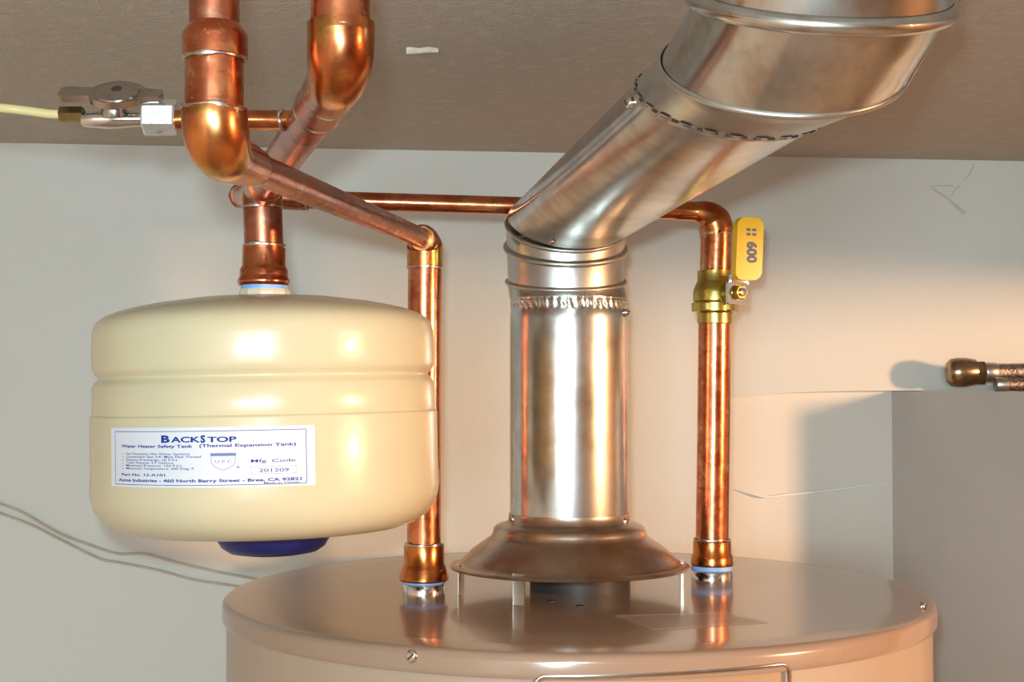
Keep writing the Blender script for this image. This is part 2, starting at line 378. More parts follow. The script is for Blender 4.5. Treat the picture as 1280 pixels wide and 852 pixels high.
for ang, wd in ((197, .0085), (243, .0080), (357, .0080), (80, .0080)):
    a = math.radians(ang); rd = Vector((math.cos(a), math.sin(a), 0)); tg = Vector((-math.sin(a), math.cos(a), 0))
    c = Vector((FC.x, FC.y, 0)) + rd * .0765
    h = zr + .0035 - HC.z
    bm = box(c + Vector((0, 0, HC.z + h / 2)), (wd, .0014, h), (tg, rd, (0, 0, 1)), .0003)
    mesh_obj('leg', bm, M['galv_dull' if ang == 243 else 'hood'], dh)

# ------------------------------------------------------------------ vent: straight pipe, elbow, sloping pipe, increaser
R0 = .0403
zb, ztp = zr + .0312, .0612
vp = thing('vent_pipe', 'upright galvanized vent pipe rising from the draft hood, crimped near its top', 'vent pipe', (FC.x, FC.y, zb))
def crimp(th, t):
    return 0
zc1 = zy(378, .925)
prof = [(R0, zb), (R0 + .0001, zb + .01), (R0, zc1 - .010), (R0 - .0002, zc1 - .0045), (R0 - .0006, zc1 - .003), (R0 - .0006, zc1 + .003), (R0 - .0004, zc1 + .0045), (R0 - .0004, ztp - .004), (R0 - .0004, ztp)]
def wob(th, t):
    e = max(0, 1 - abs(t - zc1) / .0030)
    return .00042 * math.sin(46 * th + (t - zc1) * 420) * e ** .5 + .0003 * math.sin(2 * th + 1)
pr2 = []
for (r1, t1), (r2, t2) in zip(prof[:-1], prof[1:]):
    n = max(1, int((t2 - t1) / (.0010 if abs((t1 + t2) / 2 - zc1) < .0048 else .02)))
    for i in range(n): pr2.append((r1 + (r2 - r1) * i / n, t1 + (t2 - t1) * i / n))
pr2.append(prof[-1])
mesh_obj('pipe_wall', lathe(pr2, (FC.x, FC.y, 0), seg=352, wob=wob, cap=False), M['galv'], vp)
# standing seam down the back-left
a = math.radians(160); sp = Vector((FC.x + R0 * math.cos(a), FC.y + R0 * math.sin(a), 0))
mesh_obj('seam', box(sp + Vector((0, 0, (zb + zc1) / 2)), (.006, .0012, zc1 - zb - .012), ((-math.sin(a), math.cos(a), 0), (math.cos(a), math.sin(a), 0), (0, 0, 1)), .0004), M['galv'], vp)
for ang, z in ((338, zy(392)), (200, zy(646)), (333, zy(648))):
    a = math.radians(ang); n = Vector((math.cos(a), math.sin(a), 0))
    screw(vp, Vector((FC.x, FC.y, z)) + n * R0, n, .0026, .0028)

def ring(C, n, r, seg=96):
    n = Vector(n).normalized(); X = Vector((1, 0, 0)); a = (X - n * X.dot(n)).normalized(); b = n.cross(a); C = Vector(C)
    return [C + (a * math.cos(2 * PI * k / seg) + b * math.sin(2 * PI * k / seg)) * r for k in range(seg)]
def lerp_sta(s0, s1, t):
    return (Vector(s0[0]).lerp(Vector(s1[0]), t), Vector(s0[1]).normalized().lerp(Vector(s1[1]).normalized(), t), s0[2] + (s1[2] - s0[2]) * t)
def loft(stations, seg=96, cap=False):
    return rings_to_bm(bmesh.new(), [ring(*s_, seg=seg) for s_ in stations], cap=cap)
def bead(st, out=.0022, half=.0022, n=7):
    """stations for a rolled bead around station st"""
    C, nn, r = Vector(st[0]), Vector(st[1]).normalized(), st[2]; o = []
    for i in range(n):
        t = -1 + 2 * i / (n - 1)
        o.append((C + nn * half * t, nn, r + out * math.sqrt(max(0, 1 - t * t))))
    return o
B0 = ((FC.x, FC.y, ztp - .0015), (0, -.02, 1), R0)
B2 = ((.0371, .9685, .0735), (0, -.22, .97), R0 - .0003)
B1 = ((.0369, .966, .0965), (.02, -.36, .93), R0 + .0000)
MT = ((.0375, .964, .1115), (.05, -.50, .86), R0 + .0016)
el = thing('vent_elbow', 'adjustable galvanized elbow with two rolled beads, on top of the upright vent pipe', 'pipe elbow', B0[0])
mesh_obj('lower_gore', loft([B0] + bead(B2, .0022, .0019)), M['galv_dull'], el, angle=70)
mesh_obj('middle_gore', loft([lerp_sta(B2, B1, .05), lerp_sta(B2, B1, .5)] + bead(B1, .0028, .0024)), M['galv_dull'], el, angle=70)
mesh_obj('upper_gore', loft([lerp_sta(B1, MT, .1), lerp_sta(B1, MT, .6), lerp_sta(B1, MT, .85)] + bead(MT, .0010, .0016)), M['galv_dull'], el, angle=70)
# sloping pipe
C0 = ((.0384, .956, .1140), (.09, -.53, .84), R0 + .0010)
C1 = ((.0965, .612, .1275), (.105, -.555, .825), .0415)
sl = thing('sloping_vent_pipe', 'shiny galvanized vent pipe sloping up to the right from the elbow towards the viewer', 'vent pipe', C0[0])
st = [lerp_sta(C0, C1, t / 14) for t in range(15)]
mesh_obj('pipe_wall', loft(st), M['galv'], sl, angle=70)
# screws on it
def onring(st_, ang, extra=0):
    n = Vector(st_[1]).normalized(); X = Vector((1, 0, 0)); a = (X - n * X.dot(n)).normalized(); b = n.cross(a)
    d = a * math.cos(ang) + b * math.sin(ang); return Vector(st_[0]) + d * (st_[2] + extra), d
p, d = onring(lerp_sta(C0, C1, .955), math.radians(190)); screw(sl, p, d, .0028, .003)
p, d = onring(lerp_sta(C0, C1, .04), math.radians(250)); screw(sl, p, d, .0022, .002)
# increaser collar above it
D0 = (Vector(C1[0]), C1[1], .0420)
D1 = (P(977, 84, .590), (.0, -.57, .82), .0512)
D2 = (P(1011, 30, .571), (.04, -.47, .88), .0500)
D3 = (P(1025, 3, .564), (.03, -.43, .90), .0520)
D4 = (P(1034, -50, .556), (.02, -.25, .97), .0510)
D5 = (P(1036, -120, .556), (0, 0, 1), .0510)
ic = thing('vent_increaser', 'wide galvanized collar with rolled beads where the vent meets the ceiling', 'duct collar', D0[0])
# crimped tail: fine slits round the joint
seg = 192
def crring(s_, amp): 
    base = ring(*s_, seg=seg); C = Vector(s_[0])
    return [C + (p - C) * (1 + amp * (1 if (k // 4) % 2 else -1) / s_[2]) for k, p in enumerate(base)]
rs = []
for t, am in ((-.08, .0), (-.04, .0005), (0, .0005)):
    s_ = lerp_sta(D0, D1, t * 3) if t > 0 else lerp_sta(C0, C1, 1 + t * .3)
    s_ = (s_[0], s_[1], .0423 + (t > 0) * t * .08)
    rs.append(crring(s_, am))
mesh_obj('crimped_tail', rings_to_bm(bmesh.new(), rs, cap=False), M['galv_dull'], ic, angle=30)
bm = bmesh.new()
for k in range(44):
    a_ = 2 * PI * k / 44; p, d = onring(lerp_sta(C0, C1, .992), a_, .0009)
    ax_ = Vector(C1[1]).normalized(); tg = ax_.cross(d)
    box(p, (.0032, .0007, .0007), (tg, ax_, d), 0, bm)
o = mesh_obj('crimp_slots', bm, M['black'], ic, smooth=False); o['kind'] = 'stuff'
mesh_obj('cone', loft([lerp_sta(D0, D1, t) for t in (.0, .3, .6, .85)] + bead(D1, .0012, .0016)), M['galv_dull'], ic, angle=70)
mesh_obj('collar', loft([lerp_sta(D1, D2, t) for t in (.03, .2, .4, .6, .8, .95)] + [(D3[0], D3[1], .0505)]), M['galv'], ic, angle=70)
mesh_obj('rolled_bead', loft(bead(D3, .0026, .0036, 9)), M['galv'], ic, angle=70)
mesh_obj('upper_collar', loft([(Vector(D3[0]) + Vector((0, -.0005, .002)), D3[1], .0518), lerp_sta(D3, D4, .5)] + bead(D4, .001, .002) + [D5]), M['galv'], ic, angle=70)
p, d = onring(lerp_sta(D1, D2, .5), math.radians(-20)); 
a_, b_ = onring(lerp_sta(D1, D2, .08), math.radians(-28), .0002)[0], onring(lerp_sta(D1, D2, .9), math.radians(-12), .0002)[0]
mesh_obj('seam', sweep([a_, (a_ + b_) / 2, b_], .0011, 8), M['galv'], ic)

# ------------------------------------------------------------------ copper: left riser, diagonal run, drop to the heater
def straight(p, q, r, n=2): 
    p, q = Vector(p), Vector(q); return sweep([p.lerp(q, i / n) for i in range(n + 1)], r, 40)
dA = .52
top = P(268.5, -40, dA); cA = P(269, 189, dA); eA = P(531, 299, .948)
ca = thing('copper_pipe', 'leftmost copper pipe from the ceiling, running diagonally back, then down behind the cream tank', 'pipe', NL)
def pz(x, y, d): return P(x, y, d)
mesh_obj('pipe', sweep([P(268, -60, dA), P(268, 34, dA)], .0093, 40), M['copper_old'], ca)
mesh_obj('pipe_coupling', lathe([(.0093, P(268, 30, dA).z), (.0106, P(268, 36, dA).z), (.0119, P(268, 42, dA).z), (.0121, P(268, 48, dA).z), (.0121, P(268, 72, dA).z), (.0112, P(268, 74, dA).z)], (P(269, 60, dA).x, dA, 0), seg=48), M['copper'], ca)
mesh_obj('pipe', sweep([P(268, 70, dA), P(268, 140, dA)], .0108, 48), M['copper'], ca)
mesh_obj('solder_joint', solder(P(268, 73, dA), (0, 0, 1), .0112, .0008, .0003, seed=3), M['solder'], ca)
mesh_obj('solder_joint', solder(P(268, 137, dA), (0, 0, 1), .0116, .0008, .0008, seed=4), M['solder'], ca)
dirA = (eA - cA).normalized()
path = bend(P(268, 137, dA), cA, cA + dirA * .046, .0150, 16)
n = len(path); rad = [.0122]
for i in range(1, n):
    t = (i - 1) / (n - 2); rad.append(.0123 - (.0123 - .0098) * max(0, (t - .35) / .65) ** 1.2)
path.insert(-1, cA + dirA * .034); rad.insert(-1, .0090); rad[-1] = .0080
mesh_obj('pipe_elbow', sweep(path, rad, 48), M['copper_gold'], ca)
RA = .0067
mesh_obj('solder_joint', solder(cA + dirA * .0465, dirA, .0075, .0006, .0006, seed=5), M['solder'], ca)
mesh_obj('pipe', sweep([cA + dirA * .03, eA], RA, 40), M['copper_old'], ca)
# lower elbow
dL = .948; mA = eA - dirA * .010
top_in = eA - dirA * .0105
path = bend(top_in, eA, P(531, 334, dL), .0095, 14)
rad = [.0088] + [.0090 + (.0121 - .0090) * min(1, i / 9) for i in range(len(path) - 2)] + [.0121]
mesh_obj('pipe_elbow', sweep(path, rad, 48), M['copper_gold'], ca)
mesh_obj('solder_joint', solder(top_in, dirA, .0086, .0008, .0004, seed=6), M['solder'], ca)
mesh_obj('solder_joint', solder(P(531, 334, dL), (0, 0, 1), .0116, .0007, .0004, seed=7), M['solder'], ca)
mesh_obj('pipe', sweep([P(531, 330, dL), P(530, 500, dL), P(530, 686, dL)], .0114, 48), M['copper'], ca)
def adapter(parent, x, d, ys, rs_, mt='copper_orange', axx=None):
    c = P(x, ys[0], d)
    return mesh_obj('adapter', lathe([(r, P(x, y, d).z) for y, r in zip(ys, rs_)], (c.x, d, 0), seg=48), M[mt], parent)
adapter(ca, 530, dL, (680, 681, 704, 707, 711, 718, 723, 725, 727), (.0122, .0135, .0136, .0146, .0150, .0163, .0168, .0160, .0120))
mesh_obj('solder_joint', solder(P(530, 680, dL), (0, 0, 1), .0126, .0009, .0003, seed=8), M['solder'], ca)

# ------------------------------------------------------------------ copper: second riser, run back to a tee, drop to the tank
dB = .52
cB = P(427, 93, dB); tB = P(328, 236, .795); dirB = (tB - cB).normalized(); LB = (tB - cB).length
cb_ = thing('copper_pipe', 'second copper pipe from the ceiling, bending back to a tee above the cream tank', 'pipe', P(330, 357, .80))
mesh_obj('pipe', sweep([P(425.5, -60, dB), P(425.5, 46, dB)], .0111, 48), M['copper'], cb_)
mesh_obj('solder_joint', solder(P(426, 39, dB), (0, 0, 1), .0116, .0009, .0010, seed=10), M['solder'], cb_)
path = bend(P(426.5, 42, dB), cB, cB + dirB * .034, .0190, 16); n = len(path)
rad = [.0126] * 2 + [.0126 - (.0126 - .0100) * max(0, (i / (n - 2) - .3) / .7) for i in range(n - 2)]
mesh_obj('pipe_elbow', sweep(path, rad, 48), M['copper_gold'], cb_)
mesh_obj('pipe_coupling', sweep([cB + dirB * t for t in (.028, .0285, .060, .0605)], [.0090, .0103, .0103, .0095], 48), M['copper_old'], cb_)
mesh_obj('solder_joint', solder(cB + dirB * .034, dirB, .0100, .0006, .0003, seed=11), M['solder'], cb_)
mesh_obj('solder_joint', solder(cB + dirB * .061, dirB, .0099, .0009, .0007, seed=12), M['solder'], cb_)
RB = .0092
mesh_obj('pipe', sweep([cB + dirB * .06, tB], RB, 40), M['copper_old'], cb_)
# tee with vertical body
dT = .80
bm = sweep([P(328, 216, dT), P(328, 259, dT)], .0114, 48)
sweep([tB - dirB * .022, tB + dirB * .022], .0105, 40, bm)
mesh_obj('tee', bm, M['copper_gold'], cb_)
mesh_obj('solder_joint', solder(P(328, 259, dT), (0, 0, 1), .0114, .0007, .0003, seed=13), M['solder'], cb_)
mesh_obj('pipe', sweep([P(328, 255, dT), P(330, 312, dT)], .0111, 48), M['copper_old'], cb_)
mesh_obj('solder_joint', solder(P(330, 307, dT), (0, 0, 1), .0116, .0008, .0005, seed=14), M['solder'], cb_)
adapter(cb_, 330, dT, (306, 308, 332, 334, 337, 344, 347, 350, 354, 357), (.0114, .0122, .0123, .0128, .0136, .0137, .0139, .0148, .0148, .0138), 'copper')
# ------------------------------------------------------------------ copper: cross pipe behind, drop with valve at right
eL = P(301, 245, .99); eR = P(896, 265, 1.02)
cc = thing('copper_pipe', 'thin copper pipe crossing behind the vent, turning down through the yellow-handled valve to the heater', 'pipe', NR)
mesh_obj('pipe', sweep([tB + dirB * .02, eL + (tB - eL).normalized() * .012], .0070, 32), M['copper_old'], cc)
path = bend(eL + (tB - eL).normalized() * .018, eL, P(384, 249.5, .991), .012, 12)
mesh_obj('pipe_elbow', sweep(path, .0078, 32), M['copper_old'], cc)
mesh_obj('solder_joint', solder(eL + (tB - eL).normalized() * .008, (tB - eL).normalized(), .0083, .0009, .0005, seed=15), M['solder'], cc)
mesh_obj('solder_joint', solder(P(384, 249.5, .991), (1, 0, 0), .0075, .0006, .0004, seed=16), M['solder'], cc)
mesh_obj('pipe', sweep([P(370, 249, .991), P(856, 263.5, 1.018)], .0065, 32), M['copper'], cc)
dR = 1.02
path = bend(P(845, 263.2, 1.018), P(895, 265, dR), P(896, 289, dR), .0160, 14); n = len(path)
rad = [.0070] + [.0070 + (.0124 - .0070) * min(1, i / 9) for i in range(n - 2)] + [.0125]
mesh_obj('pipe_elbow', sweep(path, rad, 48), M['copper_gold'], cc)
mesh_obj('solder_joint', solder(P(896, 292, dR), (0, 0, 1), .0117, .0008, .0004, seed=17), M['solder'], cc)
mesh_obj('pipe', sweep([P(896, 288, dR), P(894.5, 345, dR)], .0115, 48), M['copper'], cc)
mesh_obj('pipe', sweep([P(893.5, 400, dR), P(892, 540, dR), P(890, 680, dR)], .0118, 48), M['copper'], cc)
adapter(cc, 890, dR, (674, 676, 691, 694, 699, 701, 704, 706, 708), (.0125, .0136, .0137, .0148, .0150, .0151, .0153, .0150, .0120))
mesh_obj('solder_joint', solder(P(890, 674, dR), (0, 0, 1), .0128, .0008, .0004, seed=18), M['solder'], cc)

# ------------------------------------------------------------------ ball valve with yellow handle
bv = thing('ball_valve', 'brass ball valve with a yellow lever handle on the right copper pipe', 'valve', P(893, 404, dR))
vx = P(893.5, 370, dR).x
zq = lambda y: P(894, y, dR).z
mesh_obj('valve_body', lathe([(.0112, zq(338)), (.0124, zq(338.5)), (.0126, zq(351)), (.0132, zq(353)), (.0152, zq(361)), (.0158, zq(366)), (.0158, zq(376)), (.0146, zq(377)), (.0158, zq(379)), (.0158, zq(389)), (.0134, zq(390.5)), (.0128, zq(392)), (.0128, zq(404)), (.0116, zq(405))], (vx, dR, 0), seg=48), M['brass'], bv, angle=30)
# hexagonal band
mesh_obj('hex_band', lathe([(.0164, zq(378.5)), (.0170, zq(380)), (.0170, zq(388)), (.0164, zq(389.5))], (vx, dR, 0), seg=6), M['brass'], bv, smooth=False)
sd = Vector((.52, -.855, 0)).normalized(); sv = Vector((vx, dR, zq(368)))
stem = mesh_obj('stem', lathe([(.0075, .010), (.0075, .017), (.0058, .0175), (.0055, .026)], sv, sd, 24), M['brass'], bv)
hx = Vector((sd.y, -sd.x, 0)) * -1                            # handle width direction, pointing right in view
if hx.x < 0: hx = -hx
upv = Vector((0, 0, 1))
hb = sv + sd * .0245
# steel lever: flat tab on the stem, bent forward-up into the sleeve
pl = prism(rrect(.0185, .0170, .002), hb, hx, upv, .0022, .0004)
lever = mesh_obj('lever', pl, M['chrome'], bv)
hc = P(935.5, 311, .985)
bm = box(hb + Vector((0, 0, .0098)) + sd * .0012 + hx * .0012, (.0165, .0022, .0060), (hx, sd, (.1, -.2, 1)), .0005)
mesh_obj('lever_bend', bm, M['chrome'], lever)
mesh_obj('stem_nut', lathe([(.0054, .0255), (.0056, .0262), (.0056, .0290), (.0050, .0300)], sv, sd, 6), M['brass'], bv, smooth=False)
mesh_obj('stem_end', lathe([(.0030, .0295), (.0030, .0315), (.0020, .0318)], sv, sd, 20), M['chrome'], bv)
hX = Vector((.93, .35, 0)).normalized(); hU = Vector((.085, 0, 1)).normalized(); hU = (hU - hX * hU.dot(hX)).normalized(); hN = hX.cross(hU)
if hN.y > 0: hN = -hN
poly = []
for x, y in rrect(.0210, .0440, .0062, 8):
    if y < 0: x += -.0018 * (-y / .022) ** 1.5
    poly.append((x, y))
grip = mesh_obj('handle_grip', prism(poly, hc, hX, hU, .0062, .0024), M['yellow'], bv)
def text_bm(body, bold=0.0, res=3):
    cu = bpy.data.curves.new('t', 'FONT'); cu.body = body; cu.size = 1; cu.offset = bold; cu.resolution_u = res
    o = bpy.data.objects.new('t', cu); COL.objects.link(o)
    bpy.context.view_layer.update()
    dg = bpy.context.evaluated_depsgraph_get(); me = bpy.data.meshes.new_from_object(o.evaluated_get(dg))
    bpy.data.objects.remove(o); bpy.data.curves.remove(cu)
    vs_ = [v.co.copy() for v in me.vertices]; fs = [tuple(p.vertices) for p in me.polygons]; bpy.data.meshes.remove(me)
    x0 = min(v.x for v in vs_); x1 = max(v.x for v in vs_)
    return vs_, fs, x0, x1
def put_text(bm, body, fn, W, H, bold=0.0):
    """fn maps (u in 0..W, v in 0..H) to a point; H = capital height"""
    vs_, fs, x0, x1 = text_bm(body, bold)
    vv = [bm.verts.new(fn((v.x - x0) / (x1 - x0) * W, v.y / .69 * H)) for v in vs_]
    for f_ in fs:
        try: bm.faces.new([vv[i] for i in f_])
        except ValueError: pass
bm = bmesh.new()
hf = hc + hN * .0033
# rotated 90 degrees: text runs down the grip
def hfn(u0, v0): return lambda u, v: hf + hU * (u0 - u) + hX * (v0 + v)
put_text(bm, '600', hfn(.0050, -.0026), .0150, .0072, .05)
put_text(bm, 'II', hfn(.0142, -.0034), .0050, .0030, .02)
put_text(bm, 'II', hfn(.0142, .0012), .0050, .0030, .02)
mesh_obj('lettering', bm, M['handle_ink'], grip, smooth=False)

# ------------------------------------------------------------------ chrome needle valve and tube at left
dV = .615
tv = thing('tap_valve', 'small chrome tap valve with a winged handle, left of the copper risers', 'valve', P(140, 160, dV))
yv = 150
mesh_obj('stub_pipe', sweep([P(220, yv, dV), P(366, yv, .615)], .0044, 32), M['copper_gold'], tv)
mesh_obj('solder_joint', solder(P(352, yv, .615), (1, 0, 0), .0046, .0007, .0005, seed=20), M['solder'], tv)
mesh_obj('hex_nut', lathe([(.0074, 0), (.0080, .0008), (.0080, .0138), (.0074, .0146)], P(180, 147, dV), (1, 0, .0), 6, rot=PI / 6), M['white_chrome'], tv, smooth=False)
mesh_obj('neck', lathe([(.0030, 0), (.0030, .0050)], P(221, 150, dV), (1, 0, 0), 24), M['chrome'], tv)
mesh_obj('valve_body', lathe([(.0028, 0), (.0034, .0008), (.0038, .006), (.0042, .011), (.0042, .016), (.0036, .021), (.0033, .0275)], P(103, 149, dV), (1, 0, 0), 32), M['chrome'], tv)
mesh_obj('bonnet', lathe([(.0052, 0), (.0056, .002), (.0052, .006), (.0040, .0085)], P(143, 147, dV - .001), (0, -.25, 1), 32), M['valve_metal'], tv)
mesh_obj('brass_nut', lathe([(.0034, 0), (.0037, .0006), (.0037, .0098), (.0034, .0104)], P(75, 143, dV), (1, 0, 0), 6), M['brass_dark'], tv, smooth=False)
hn = Vector((0, -.62, .78)).normalized(); hx_ = Vector((1, 0, -.02)).normalized(); hy_ = hn.cross(hx_).normalized()
wing = []
def wpt(x0, y0, x1, y1, n):
    for i in range(n): wing.append((x0 + (x1 - x0) * i / n, y0 + (y1 - y0) * i / n))
hr = .0127
for i in range(21): th = math.radians(-155 + 130 * i / 20); wing.append((hr * math.cos(th), hr * .82 * math.sin(th)))
for x, y in ((.0150, -.0036), (.0185, -.0034), (.0196, -.0022), (.0196, .0022), (.0185, .0034), (.0150, .0036)): wing.append((x, y))
for i in range(21): th = math.radians(25 + 130 * i / 20); wing.append((hr * math.cos(th), hr * .82 * math.sin(th)))
for x, y in ((-.0150, .0040), (-.0235, .0046), (-.0252, .0030), (-.0252, -.0030), (-.0235, -.0046), (-.0150, -.0040)): wing.append((x, y))
bm = prism(wing, P(147, 119, dV - .004), hx_, hy_, +.0032, .0009)
lathe([(.0100, .0012), (.0096, .0022), (.0080, .0030), (.0030, .0032)], P(147, 119, dV - .004), hn, 40, bm)
hd = mesh_obj('handle', bm, M['valve_metal'], tv)
mesh_obj('handle_screw', lathe([(.0022, 0), (.0022, .0007), (.0012, .0008)], P(147, 119, dV - .004) + hn * .0028, hn, 16), M['black'], hd)
tb = smooth_line([P(78, 143, dV), P(60, 142, dV), P(30, 138, dV), P(-10, 134, dV), P(-90, 131, dV + .01), P(-190, 140, dV + .05), P(-260, 300, dV + .2)])
tag(mesh_obj('plastic_tube', sweep(tb, .0020, 20), M['tube'], origin=tb[0]), 'thin yellowish plastic tube leaving the small tap valve to the left', 'tube')

# ------------------------------------------------------------------ expansion tank
TC = Vector((P(331, 500, .80).x, .80, 0))
RT = .0975
et = thing('expansion_tank', 'cream enamelled thermal expansion tank hanging below the copper tee, white label in front', 'tank', (TC.x, TC.y, -.08))
tilt = math.radians(1.05)
TM = Matrix.Translation(TC + Vector((0, 0, .05))) @ Matrix.Rotation(-tilt, 4, 'Y') @ Matrix.Translation(-(TC + Vector((0, 0, .05))))
def tl(bm): bmesh.ops.transform(bm, matrix=TM, verts=bm.verts); return bm
gz = zyT = P(640, 468, .70).z
prof = [(.010, .0525), (.025, .0520), (.041, .0508), (.0625, .0478), (.0735, .0456), (.0820, .0434), (.0885, .0408), (.0925, .0380), (.0945, .0350), (.0953, .0318), (.0956, .0280), (.0956, .0200), (.0955, gz + .0060), (.0951, gz + .0040), (.0940, gz + .0022), (.0922, gz + .0006), (.0918, gz - .0002), (.0924, gz - .0012), (.0944, gz - .0030), (.0955, gz - .0050), (.0958, -.0128), (.0956, -.0136), (.0966, -.0142), (.0968, -.0150), (.0968, -.040), (.0972, -.055), (.0966, -.0605), (.0945, -.0665), (.0905, -.0718), (.0845, -.0758), (.076, -.0786), (.060, -.0803), (.040, -.0810), (.015, -.0812)]
shell = mesh_obj('shell', tl(lathe(prof, TC, seg=144)), M['cream'], et, angle=60)
mesh_obj('base_cap', tl(lathe([(.0330, -.078), (.0325, -.0815), (.0315, -.0855), (.0290, -.0895), (.0245, -.0925), (.017, -.0938), (.004, -.0940)], TC + Vector((.003, 0, 0)), seg=48)), M['blue_cap'], et)
mesh_obj('thread_tape', lathe([(.0130, P(330, 363, .80).z), (.0134, P(330, 362, .80).z), (.0134, P(330, 357, .80).z), (.0120, P(330, 355, .80).z)], (P(331, 360, .8).x, .80, 0), seg=40), M['tape'], et)
nk = mesh_obj('neck_nut', lathe([(.0132, .0515), (.0144, .0528), (.0146, P(330, 364, .80).z - .0006), (.0138, P(330, 361.5, .80).z)], (P(331, 360, .8).x, .80, 0), seg=12), M['beige_nut'], et, angle=20)
# label
FD = lambda ph: TC.y - RT * math.cos(ph)
def lab(s_, z, off=.0006):
    ph = s_ / RT; r = .0970 + off
    return TM @ Vector((TC.x + r * math.sin(ph), TC.y - r * math.cos(ph), z))
def s_of(px): return RT * math.asin(max(-1, min(1, (px - 331) / 214.5)))
def z_of(py, px=300):
    ph = s_of(px) / RT; z = -(py - 485.2) / F * FD(ph)
    return z + .0175 * RT * math.sin(ph) * 1.0           # undo the tilt of the tank
s0, s1 = s_of(179), s_of(418.5); zt, zb_ = z_of(532.5), z_of(608.0)
def wrap_grid(sa, sb, za, zb2, o0, o1, n=28, ma='label'):
    bm = bmesh.new(); rows = []
    for off in (o0, o1):
        for z in (za, zb2): rows.append([bm.verts.new(lab(sa + (sb - sa) * i / n, z, off)) for i in range(n + 1)])
    it, ib, ot, ob = rows
    for i in range(n):
        bm.faces.new((ot[i], ot[i + 1], ob[i + 1], ob[i])); bm.faces.new((it[i], ib[i], ib[i + 1], it[i + 1]))
        bm.faces.new((it[i], it[i + 1], ot[i + 1], ot[i])); bm.faces.new((ib[i], ob[i], ob[i + 1], ib[i + 1]))
    bm.faces.new((it[0], ot[0], ob[0], ib[0])); bm.faces.new((it[n], ib[n], ob[n], ot[n]))
    return bm
lb = mesh_obj('product_label', wrap_grid(s0, s1, zt, zb_, .0001, .0004), M['label'], et)
def qx(X): return s_of(170 + X / 4.923)
def qz(Y): return z_of(520 + Y / 4.923)
def line(bm, xa_, ya, xb, yb, wd, n=24):
    """thin printed line between two label positions (s, z)"""
    dx, dz = xb - xa_, yb - ya; L_ = math.hypot(dx, dz); nx, nz = -dz / L_ * wd / 2, dx / L_ * wd / 2
    a = [bm.verts.new(lab(xa_ + dx * i / n + nx, ya + dz * i / n + nz, .00048)) for i in range(n + 1)]
    b = [bm.verts.new(lab(xa_ + dx * i / n - nx, ya + dz * i / n - nz, .00048)) for i in range(n + 1)]
    for i in range(n): bm.faces.new((a[i], b[i], b[i + 1], a[i + 1]))
bm = bmesh.new(); xl, xr, yt, yb = qx(76), qx(1178), qz(86), qz(418)
for args in ((xl, yt, xr, yt), (xl, yb, xr, yb), (xl, yt, xl, yb), (xr, yt, xr, yb)): line(bm, *args, .00030)
mesh_obj('printed_border', bm, M['ink'], lb, smooth=False)
bm = bmesh.new()
def T(body, X0, X1, Yb, Hpx, bold=0.0):
    a, b = qx(X0), qx(X1); z = qz(Yb); H = Hpx / 4.923 * .705 / F
    put_text(bm, body, lambda u, v: lab(a + u, z + v, .00050), b - a, H, bold)
T('B', 383, 435, 153, 41, .045); T('ACK', 442, 612, 153, 33, .03); T('S', 613, 640, 155, 42, .045); T('TOP', 652, 812, 153, 31, .03)
T('Water Heater Safety Tank', 122, 568, 186, 18, .025); T('(Thermal Expansion Tank)', 606, 1125, 184, 18, .022)
for body, xe_, yb_ in (('For Domestic Hot Water Systems', 552, 231), ('Connection Size 3/4" Male Pipe Thread', 614, 249), ('Factory Precharge: 20 P.S.I.', 482, 268), ('Tank Volume: 3.7 Gallons', 455, 286), ('Maximum Pressure: 150 P.S.I.', 508, 304), ('Maximum Temperature: 200 Deg. F.', 580, 322)):
    T(body, 155, xe_, yb_, 13, .006); T('-', 124, 138, yb_ + 1, 12, .02)
T('Part No. 12-A101', 122, 405, 363, 16, .02)
T('Acme Industries - 460 North Berry Street - Brea, CA 92821', 100, 1152, 399, 18, .028)
T('Made in Taiwan', 955, 1142, 415, 10, .01)
T('Mfg. Code', 888, 1122, 283, 19, .006); T('201209', 930, 1086, 343, 21, .0)
mesh_obj('lettering', bm, M['ink'], lb, smooth=False)
bm = bmesh.new()
bx0, bx1, by0, by1 = qx(888), qx(1124), qz(310), qz(354)
for args in ((bx0, by0, bx1, by0), (bx0, by1, bx1, by1), (bx0, by0, bx0, by1), (bx1, by0, bx1, by1)): line(bm, *args, .00016, 6)
mesh_obj('code_box', bm, M['ink_soft'], lb, smooth=False)
bm = bmesh.new()
sh = [(672, 240), (672, 280), (686, 300), (710, 316), (738, 326), (768, 315), (790, 299), (804, 278), (804, 240)]
for a, b in zip(sh[:-1], sh[1:]): line(bm, qx(a[0]), qz(a[1]), qx(b[0]), qz(b[1]), .00022, 2)
line(bm, qx(668), qz(231), qx(808), qz(231), abs(qz(240) - qz(222)), 6)
T('U P C', 694, 784, 282, 17)
T('R', 812, 830, 316, 12, .03)
mesh_obj('shield_emblem', bm, M['ink_soft'], lb, smooth=False)

